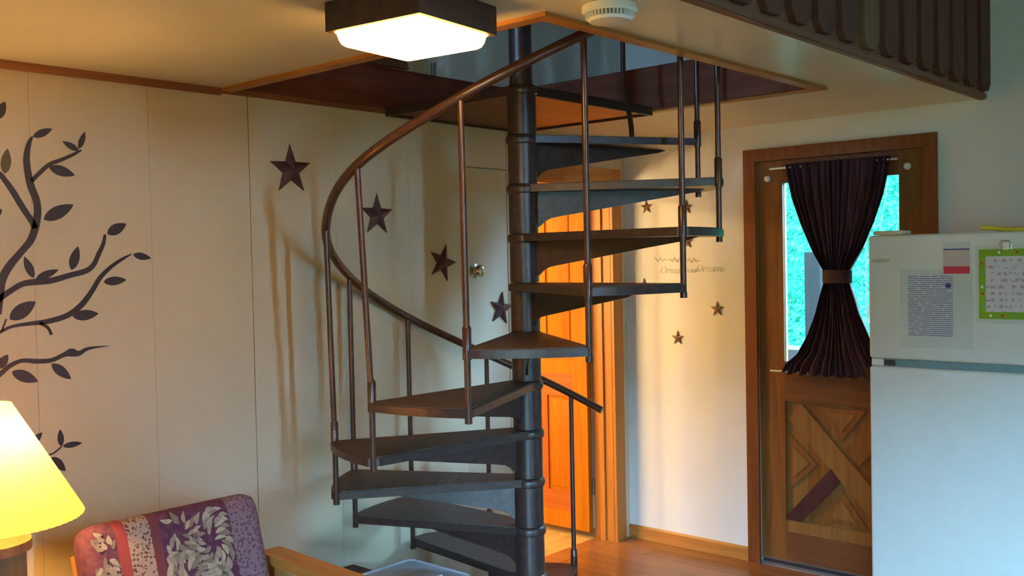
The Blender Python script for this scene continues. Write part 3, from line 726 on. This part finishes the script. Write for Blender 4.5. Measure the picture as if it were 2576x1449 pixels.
# script lettering decal on the right wall
let = thing('wall_lettering', (XR, 2.9, 1.53), 'faint script wall lettering ending in Dreams below the small stars', 'wall decal')
def text(body, y, z, size):
    cu = bpy.data.curves.new('t', 'FONT'); cu.body = body; cu.size = size; cu.shear = 0.35; cu.extrude = 0.0008; cu.resolution_u = 3
    o = bpy.data.objects.new('t', cu); COL.objects.link(o); dg = bpy.context.evaluated_depsgraph_get(); dg.update()
    me = bpy.data.meshes.new_from_object(o.evaluated_get(dg)); bpy.data.objects.remove(o)
    mb = MB(); mb.add([(XR-0.0015-q.co.z, y-q.co.x, z+q.co.y) for q in me.vertices], [tuple(p_.vertices) for p_ in me.polygons])
    bpy.data.meshes.remove(me); return mb
text('Dream', 3.060, 1.497, 0.055).build('word', 'letter', let); text('your', 2.905, 1.500, 0.048).build('word', 'letter', let)
text('Dreams', 2.832, 1.505, 0.055).build('word', 'letter', let)
pth = []
for k in range(90):
    s_ = k/89; pth.append((XR-0.002, 3.09-0.29*s_, 1.575-0.01*s_+0.012*math.sin(60*s_)*(0.6+0.4*math.sin(17*s_))))
MB().tube(pth, 0.0018, 5).build('script_line', 'letter', let)

# ------------------------------------------------------------------ tree decal on the left wall
BRANCHES = [
  [ (1.243, 1.452, 0.0286), (1.254, 1.517, 0.0252), (1.263, 1.561, 0.026), (1.287, 1.603, 0.0247), (1.326, 1.649, 0.0216), (1.355, 1.685, 0.0234), (1.372, 1.732, 0.0234), (1.379, 1.78, 0.0234), (1.374, 1.819, 0.0234), (1.36, 1.858, 0.0234), (1.351, 1.912, 0.0216), (1.35, 1.951, 0.0192), (1.359, 1.993, 0.0143), (1.371, 2.016, 0.0048) ],
  [ (1.363, 1.872, 0.013), (1.384, 1.895, 0.013), (1.421, 1.929, 0.013), (1.461, 1.947, 0.0117), (1.499, 1.966, 0.0104), (1.528, 1.983, 0.0056) ],
  [ (1.368, 1.721, 0.0208), (1.36, 1.743, 0.0192), (1.331, 1.79, 0.0195), (1.302, 1.841, 0.0195), (1.28, 1.873, 0.0168), (1.267, 1.889, 0.0168), (1.232, 1.913, 0.0156) ],
  [ (1.217, 1.472, 0.0221), (1.254, 1.501, 0.0192), (1.284, 1.521, 0.018), (1.323, 1.543, 0.0182), (1.365, 1.549, 0.0208), (1.416, 1.552, 0.0195), (1.474, 1.567, 0.0182), (1.531, 1.581, 0.0182), (1.558, 1.602, 0.0169), (1.575, 1.635, 0.0156), (1.594, 1.673, 0.013), (1.6, 1.703, 0.0084) ],
  [ (1.202, 1.37, 0.0108), (1.25, 1.394, 0.0096), (1.288, 1.41, 0.0096), (1.346, 1.416, 0.013), (1.404, 1.42, 0.0169), (1.465, 1.436, 0.0182), (1.511, 1.467, 0.0196), (1.547, 1.51, 0.0169), (1.578, 1.556, 0.0156), (1.618, 1.593, 0.013), (1.663, 1.621, 0.0098), (1.694, 1.636, 0.0028) ],
  [ (1.373, 1.417, 0.0117), (1.399, 1.399, 0.0096), (1.41, 1.375, 0.0091) ],
  [ (1.255, 1.396, 0.0072), (1.271, 1.435, 0.0048) ],
  [ (1.216, 1.242, 0.0144), (1.246, 1.262, 0.0156), (1.277, 1.286, 0.0144), (1.315, 1.299, 0.0132), (1.36, 1.293, 0.0156), (1.407, 1.292, 0.0144), (1.449, 1.307, 0.0156), (1.473, 1.312, 0.0273), (1.498, 1.307, 0.0169), (1.532, 1.321, 0.0104), (1.604, 1.324, 0.0014) ],
  [ (1.31, 1.013, 0.0048), (1.359, 0.988, 0.0052), (1.388, 0.985, 0.0048), (1.406, 0.989, 0.0052), (1.43, 1.005, 0.0052) ],
]
LEAVES = [
  (1.373, 2.015, 1.434, 2.046, 0.024),
  (1.52, 1.981, 1.466, 2.008, 0.0208),
  (1.52, 1.987, 1.543, 2.046, 0.0195),
  (1.42, 1.921, 1.504, 1.898, 0.0338),
  (1.281, 1.892, 1.292, 1.972, 0.0312),
  (1.397, 1.75, 1.496, 1.801, 0.042),
  (1.263, 2.061, 1.29, 2.119, 0.0288),
  (1.244, 1.753, 1.269, 1.781, 0.0182),
  (1.608, 1.705, 1.677, 1.74, 0.0364),
  (1.359, 1.562, 1.332, 1.631, 0.026),
  (1.366, 1.559, 1.44, 1.587, 0.024),
  (1.482, 1.585, 1.507, 1.663, 0.0325),
  (1.698, 1.634, 1.764, 1.62, 0.0247),
  (1.59, 1.542, 1.671, 1.547, 0.0299),
  (1.481, 1.431, 1.569, 1.436, 0.0351),
  (1.281, 1.433, 1.363, 1.486, 0.0456),
  (1.282, 1.267, 1.362, 1.227, 0.0364),
  (1.407, 1.281, 1.469, 1.224, 0.0312),
  (1.241, 1.28, 1.272, 1.322, 0.0286),
  (1.388, 0.984, 1.329, 1.005, 0.0208),
  (1.43, 1.006, 1.427, 1.063, 0.0208),
  (1.434, 1.006, 1.499, 1.008, 0.0195),
  (1.397, 0.976, 1.441, 0.923, 0.0286),
  (1.324, 1.02, 1.37, 1.061, 0.026),
]

tree = thing('tree_decal', (1.30, YL, 0.9), 'dark tree branch wall decal with leaves on the panelled wall above the table lamp', 'wall decal')
def smooth(pts):
    out = []
    for i in range(len(pts)-1):
        p0 = pts[max(i-1, 0)]; p1 = pts[i]; p2 = pts[i+1]; p3 = pts[min(i+2, len(pts)-1)]
        for k in range(4):
            s_ = k/4
            out.append(tuple(0.5*((2*p1[j])+(-p0[j]+p2[j])*s_+(2*p0[j]-5*p1[j]+4*p2[j]-p3[j])*s_**2+(-p0[j]+3*p1[j]-3*p2[j]+p3[j])*s_**3) for j in range(3)))
    out.append(pts[-1]); return out
yd0, yd1 = YL-0.0004, YL-0.0016
for br in BRANCHES:
    P = smooth(br) if len(br) > 2 else br
    L_, R_ = [], []
    for i, q in enumerate(P):
        a = P[max(i-1, 0)]; b = P[min(i+1, len(P)-1)]; d = Vector((b[0]-a[0], b[1]-a[1])).normalized(); h = max(q[2], 0.001)/2
        L_.append((q[0]-d.y*h, q[1]+d.x*h)); R_.append((q[0]+d.y*h, q[1]-d.x*h))
    n = len(P); vs = [(x, yd1, z) for x, z in L_+R_]+[(x, yd0, z) for x, z in L_+R_]
    fs = [(i, i+1, n+i+1, n+i) for i in range(n-1)]+[(2*n+i, i, n+i, 3*n+i) for i in (0, n-1)]
    for i in range(n-1): fs += [(i, 2*n+i, 2*n+i+1, i+1), (n+i, n+i+1, 3*n+i+1, 3*n+i)]
    MB().add(vs, fs).build('branch', 'decal', tree)
for li, (bx, bz, tx, tz, wd) in enumerate(LEAVES):
    d = Vector((tx-bx, tz-bz)); q = Vector((-d.y, d.x)).normalized()
    up_ = []; dn_ = []
    for k in range(1, 10):
        s_ = k/10; h = wd/2*math.sin(PI*s_**0.85)**0.8
        c = Vector((bx, bz))+d*s_; up_.append(c+q*h); dn_.append(c-q*h)
    poly = [Vector((bx, bz))]+dn_+[Vector((tx, tz))]+up_[::-1]
    MB().prism([(c.x, yd1-0.0002, c.y) for c in poly], (0, 0.0014, 0)).build('leaf', 'decal_olive' if li == 4 else 'decal', tree)

# ------------------------------------------------------------------ refrigerator
FX = 3.86; FY0, FY1 = 0.83, 1.575
fr = thing('refrigerator', (FX+0.38, (FY0+FY1)/2, 0), 'white two-door refrigerator with papers stuck on its freezer door', 'refrigerator')
MB().rbox(FX+0.07, FY0, 0.03, 4.60, FY1, 1.655, 0.008, 2).build('body', 'fridge_white', fr)
fd = MB().rbox(FX, FY0+0.002, 1.172, FX+0.062, FY1-0.002, 1.655, 0.012, 3).build('freezer_door', 'fridge_white', fr)
ld_ = MB().rbox(FX, FY0+0.002, 0.10, FX+0.062, FY1-0.002, 1.143, 0.012, 3).build('fridge_door', 'fridge_white', fr)
box(FX+0.062, FY0+0.01, 0.11, FX+0.070, FY1-0.01, 1.64).build('gasket', 'gasket', fr)
box(FX+0.014, FY0+0.01, 1.141, FX+0.062, FY1-0.012, 1.174).build('divider_strip', 'gasket', fr)
box(FX+0.012, FY1-0.055, 1.145, FX+0.060, FY1-0.008, 1.170).build('hinge_bracket', 'white_plastic', fr)
box(FX+0.009, FY1-0.10, 1.147, FX+0.060, FY1-0.060, 1.168).build('hinge_pin', 'dark_plastic', fr)
box(FX+0.03, FY0+0.01, 0.0, 4.58, FY1-0.01, 0.09).build('kick_plate', 'dark_plastic', fr)
MB().rbox(FX+0.005, FY1-0.135, 1.656, FX+0.10, FY1-0.02, 1.672, 0.004, 2).build('hinge_cover', 'cream_plastic', fr)
mb = MB(); mb.prism([(FX-0.002, 1.522+0.040*math.cos(2*PI*k/24), 1.556+0.008*math.sin(2*PI*k/24)) for k in range(24)], (0.0021, 0, 0)).build('badge', 'grey_badge', fd)
for yy in (FY0-0.0, ): MB().tube([(FX-0.045, FY0+0.05, 1.22), (FX-0.045, FY0+0.05, 1.55)], 0.012, 8).box(FX-0.045, FY0+0.042, 1.22, FX, FY0+0.058, 1.24).box(FX-0.045, FY0+0.042, 1.53, FX, FY0+0.058, 1.55).build('handle', 'fridge_white', fd, fix=False)
MB().tube([(FX-0.045, FY0+0.05, 0.75), (FX-0.045, FY0+0.05, 1.10)], 0.012, 8).box(FX-0.045, FY0+0.042, 0.75, FX, FY0+0.058, 0.77).box(FX-0.045, FY0+0.042, 1.08, FX, FY0+0.058, 1.10).build('handle', 'fridge_white', ld_, fix=False)
# papers and magnets
def sheet(y0, z0, y1, z1, d, th=0.0008): return box(FX-d-th, y0, z0, FX-d, y1, z1)
ps = thing('instruction_sheet', (FX, 1.31, 1.23), 'printed instruction sheet in a clear sleeve on the freezer door', 'paper')
sheet(1.182, 1.222, 1.448, 1.522, 0.0006).build('sleeve', 'sleeve', ps)
sheet(1.252, 1.268, 1.418, 1.500, 0.0016).build('printed_text', 'sheet_text', ps)
cdt = thing('magnet_card', (FX, 1.236, 1.50), 'small pink magnet card with a red band on the freezer door', 'magnet')
sheet(1.187, 1.503, 1.286, 1.622, 0.0026).build('card', 'sleeve', cdt)
sheet(1.192, 1.530, 1.283, 1.594, 0.0036).build('picture', 'pink_paper', cdt)
sheet(1.191, 1.504, 1.284, 1.531, 0.0036).build('red_band', 'red_print', cdt)
sheet(1.191, 1.592, 1.284, 1.597, 0.0046).build('blue_line', 'navy_print', cdt)
nt_ = thing('green_notice', (FX, 1.02, 1.33), 'white notice with a green dotted border on the freezer door', 'paper')
sheet(0.915, 1.322, 1.172, 1.605, 0.0006).build('sleeve', 'sleeve', nt_)
sheet(0.925, 1.338, 1.160, 1.592, 0.0016).build('border', 'green_paper', nt_)
sheet(0.950, 1.364, 1.136, 1.566, 0.0026).build('printed_text', 'note_text', nt_)
for k, (y, z) in enumerate([(1.149, 1.54), (1.148, 1.505), (1.149, 1.455), (1.147, 1.43), (1.146, 1.385), (1.12, 1.350), (1.08, 1.350), (1.04, 1.350), (1.09, 1.58), (1.03, 1.58), (0.99, 1.35), (0.96, 1.58)]):
    MB().disc((FX-0.0026, y, z), 0.005, 0, -0.0006, 10, 'x').build('dot', ['red_print', 'teal_dot', 'white_plastic'][k % 3], nt_)
cm = thing('magnet_clip', (FX, 1.066, 1.59), 'white clip magnet holding the green bordered notice', 'magnet')
MB().rbox(FX-0.014, 1.054, 1.588, FX-0.0036, 1.078, 1.618, 0.004, 2).build('clip', 'white_plastic', cm)
MB().tube([(FX-0.010, 1.085, 1.59), (FX-0.012, 1.087, 1.612), (FX-0.012, 1.080, 1.622), (FX-0.012, 1.054, 1.622), (FX-0.012, 1.046, 1.612), (FX-0.010, 1.048, 1.59)], 0.0015, 6).build('wire', 'steel', cm)
tag(MB().disc((FX-0.0026, 1.267, 1.459), 0.009, 0, -0.007, 16, 'x').build('round_magnet', 'blue_dot', loc=(FX, 1.267, 1.459)), 'small round blue magnet on the instruction sheet', 'magnet')
tag(MB().tube([(3.93, 1.175, 1.674), (3.935, 1.15, 1.671), (3.95, 1.09, 1.663), (3.97, 0.99, 1.663)], [0.006, 0.008, 0.0075, 0.006], 10).build('yellow_pen', 'yellow_plastic', loc=(3.95, 1.09, 1.656)), 'yellow pen lying on top of the refrigerator', 'pen')

# ------------------------------------------------------------------ armchair
ac = thing('armchair', (1.605, 2.70, 0), 'wooden armchair with purple and cream floral tapestry cushions', 'armchair')
def tilted(mb, piv, ang):
    out = MB(); out.f = mb.f; out.sm = mb.sm
    for (x, y, z) in mb.v:
        dy, dz = y-piv[0], z-piv[1]; out.v.append((x, piv[0]+dy*math.cos(ang)+dz*math.sin(ang), piv[1]-dy*math.sin(ang)+dz*math.cos(ang)))
    return out
AX0, AX1 = 1.305, 1.905
tilted(MB().rbox(AX0, 2.745, 0.40, AX1, 2.875, 0.835, 0.052, 5), (2.81, 0.42), 0.30).build('back_cushion', 'tapestry', ac)
# woven foliage: cream leaves along curling stems, lying flat on the front of the back cushion
bc = bpy.data.objects['back_cushion']
FR = []
def foliage(x0, x1, z0, z1, step, ln, wd, swirls):
    z = z0
    while z < z1:
        x = x0
        while x < x1:
            px_, pz_ = x+random.uniform(-.3, .3)*step, z+random.uniform(-.3, .3)*step
            cx_, cz_, sg = min(swirls, key=lambda q: (q[0]-px_)**2+(q[1]-pz_)**2)
            d_ = math.hypot(px_-cx_, pz_-cz_)
            a = math.atan2(pz_-cz_, px_-cx_)+sg*(0.5+9*d_)
            l_ = ln*random.uniform(0.75, 1.15)
            ex, ez = px_+math.cos(a)*l_, pz_+math.sin(a)*l_
            if d_ > 0.006 and x0-0.012 < ex < x1+0.012 and ez < z1+0.012 and random.random() < 0.9: FR.append((px_, pz_, a, l_, wd*random.uniform(.8, 1.2)))
            x += step
        z += step
foliage(1.605-0.058, 1.605+0.160, 0.52, 0.815, 0.0185, 0.044, 0.0165, [(1.60, 0.76, 1), (1.70, 0.70, -1), (1.61, 0.60, -1), (1.71, 0.53, 1), (1.60, 0.47, 1)])
foliage(1.322, 1.390, 0.52, 0.80, 0.0145, 0.034, 0.015, [(1.36, 0.74, 1), (1.355, 0.62, -1), (1.36, 0.50, 1)])
for k, (x, z, a, ln, wd) in enumerate(FR):
    d = Vector((math.cos(a), math.sin(a))); q = Vector((-d.y, d.x)); up_ = []; dn_ = []
    for t_ in (0.15, 0.35, 0.55, 0.75, 0.9):
        h = wd/2*math.sin(PI*t_**0.8); c = Vector((x, z))+d*ln*t_+q*0.12*ln*math.sin(PI*t_); up_.append(c+q*h); dn_.append(c-q*h)
    poly = [Vector((x, z))]+dn_+[Vector((x, z))+d*ln]+up_[::-1]
    yy = 2.7442-0.00012*(k % 9)
    mb = MB().prism([(c.x, yy, c.y) for c in poly], (0, 0.0006, 0))
    tilted(mb, (2.81, 0.42), 0.30).build('woven_leaf', ['leaf_cream', 'leaf_tan', 'leaf_cream2'][k % 3], bc)
MB().rbox(AX0, 2.20, 0.30, AX1, 2.80, 0.44, 0.045, 4).build('seat_cushion', 'tapestry', ac)
tilted(MB().box(AX0+0.02, 2.885, 0.20, AX1-0.02, 2.91, 0.76), (2.81, 0.42), 0.30).build('back_board', 'chair_wood', ac)
box(AX0-0.02, 2.19, 0.22, AX1+0.02, 2.85, 0.295).build('seat_frame', 'chair_wood', ac)
for s_, xa in ((-1, AX0-0.115), (1, AX1+0.025)):
    P = []
    for k in range(12):
        t_ = k/11; P.append((2.93-0.80*t_, 0.605-0.02*t_-0.055*max(0, t_-0.65)**1.2))
    poly = [(xa, y, z) for y, z in P]+[(xa, y, z-0.032) for y, z in reversed(P)]
    MB().prism(poly, (0.09, 0, 0)).build('arm', 'chair_wood', ac)
    for y in (2.20, 2.86):
        box(xa+0.02, y, 0.0, xa+0.07, y+0.05, 0.575 if y > 2.5 else 0.55).build('leg', 'chair_wood', ac)

# ------------------------------------------------------------------ end table and lamp
LX, LY = 1.035, 2.835
et = thing('end_table', (LX, LY, 0), 'small dark wooden end table under the table lamp', 'table')
box(LX-0.20, LY-0.20, 0.50, LX+0.15, LY+0.20, 0.53).build('table_top', 'table_wood', et)
for sx in (-0.18, 0.09):
    for sy in (-0.18, 0.14): box(LX+sx, LY+sy, 0.0, LX+sx+0.04, LY+sy+0.04, 0.50).build('leg', 'table_wood', et)
tl = thing('table_lamp', (LX, LY, 0.53), 'lit table lamp with pleated cream cone shade and wooden base', 'table lamp')
LZ = 0.858
def rsq(h, z0, z1, a):
    return MB().prism([(LX+h*1.414*math.cos(a+PI/4+k*PI/2), LY+h*1.414*math.sin(a+PI/4+k*PI/2), z0) for k in range(4)], (0, 0, z1-z0))
rsq(0.068, 0.545, LZ-0.026, 0.0).build('column', 'lamp_wood', tl)
rsq(0.095, 0.53, 0.545, 0.0).build('foot', 'lamp_wood', tl)
MB().disc((LX, LY, LZ), 0.103, -0.026, 0.0, 32).build('cap', 'lamp_wood', tl)
MB().tube([(LX, LY, LZ), (LX, LY, LZ+0.22)], 0.008, 8).build('stem', 'brass', tl)
MB().lathe((LX, LY, 1.115), [(0.0001, -0.045), (0.014, -0.042), (0.020, -0.025), (0.030, 0.0), (0.026, 0.022), (0.012, 0.034), (0.0001, 0.036)], 14).build('bulb', 'bulb_glow', tl)
pl = lambda a: 1+0.010*math.sin(64*a)
MB().lathe((LX, LY, 0), [(0.236, 0.918), (0.233, 0.926), (0.150, 1.075), (0.066, 1.225), (0.064, 1.230)], 256, 'z', True, pl).build('lamp_shade', 'shade_cloth', tl, fix=False)

# ------------------------------------------------------------------ white bin and the box behind it under the stairs
bi = thing('lidded_bin', (2.44, 2.70, 0), 'white plastic bin with a raised lid rim under the lowest treads', 'bin')
bx0, bx1, by0, by1 = 2.275, 2.585, 2.50, 2.87
MB().rbox(bx0+0.02, by0+0.02, 0.0, bx1-0.02, by1-0.02, 0.40, 0.03, 3).build('body', 'bin_plastic', bi)
lid = MB().rbox(bx0, by0, 0.385, bx1, by1, 0.440, 0.024, 4).build('lid', 'bin_plastic', bi)
def rim(x0, x1, y0, y1, r, z):
    P = []
    for cx, cy, a0 in ((x1-r, y1-r, 0), (x0+r, y1-r, PI/2), (x0+r, y0+r, PI), (x1-r, y0+r, 1.5*PI)):
        for k in range(7): a = a0+PI/2*k/6; P.append((cx+r*math.cos(a), cy+r*math.sin(a), z))
    P.append(P[0]); return P
MB().tube(rim(bx0+0.018, bx1-0.018, by0+0.018, by1-0.018, 0.03, 0.440), 0.006, 8, False).build('rim', 'bin_plastic', lid)
MB().rbox(bx0+0.06, by0+0.10, 0.436, bx1-0.09, by0+0.20, 0.452, 0.006, 2).build('grip', 'bin_plastic', lid)
bb = thing('brown_box', (2.36, 3.06, 0), 'dark brown box against the wall behind the white bin', 'box')
box(2.16, 2.95, 0.0, 2.56, 3.20, 0.33).build('body', 'box_brown', bb)
MB().rbox(2.15, 2.94, 0.33, 2.57, 3.21, 0.355, 0.006, 2).build('lid', 'box_brown', bb)
MB().rbox(2.36, 2.97, 0.356, 2.53, 3.06, 0.372, 0.005, 2).build('flap', 'box_olive', bb)
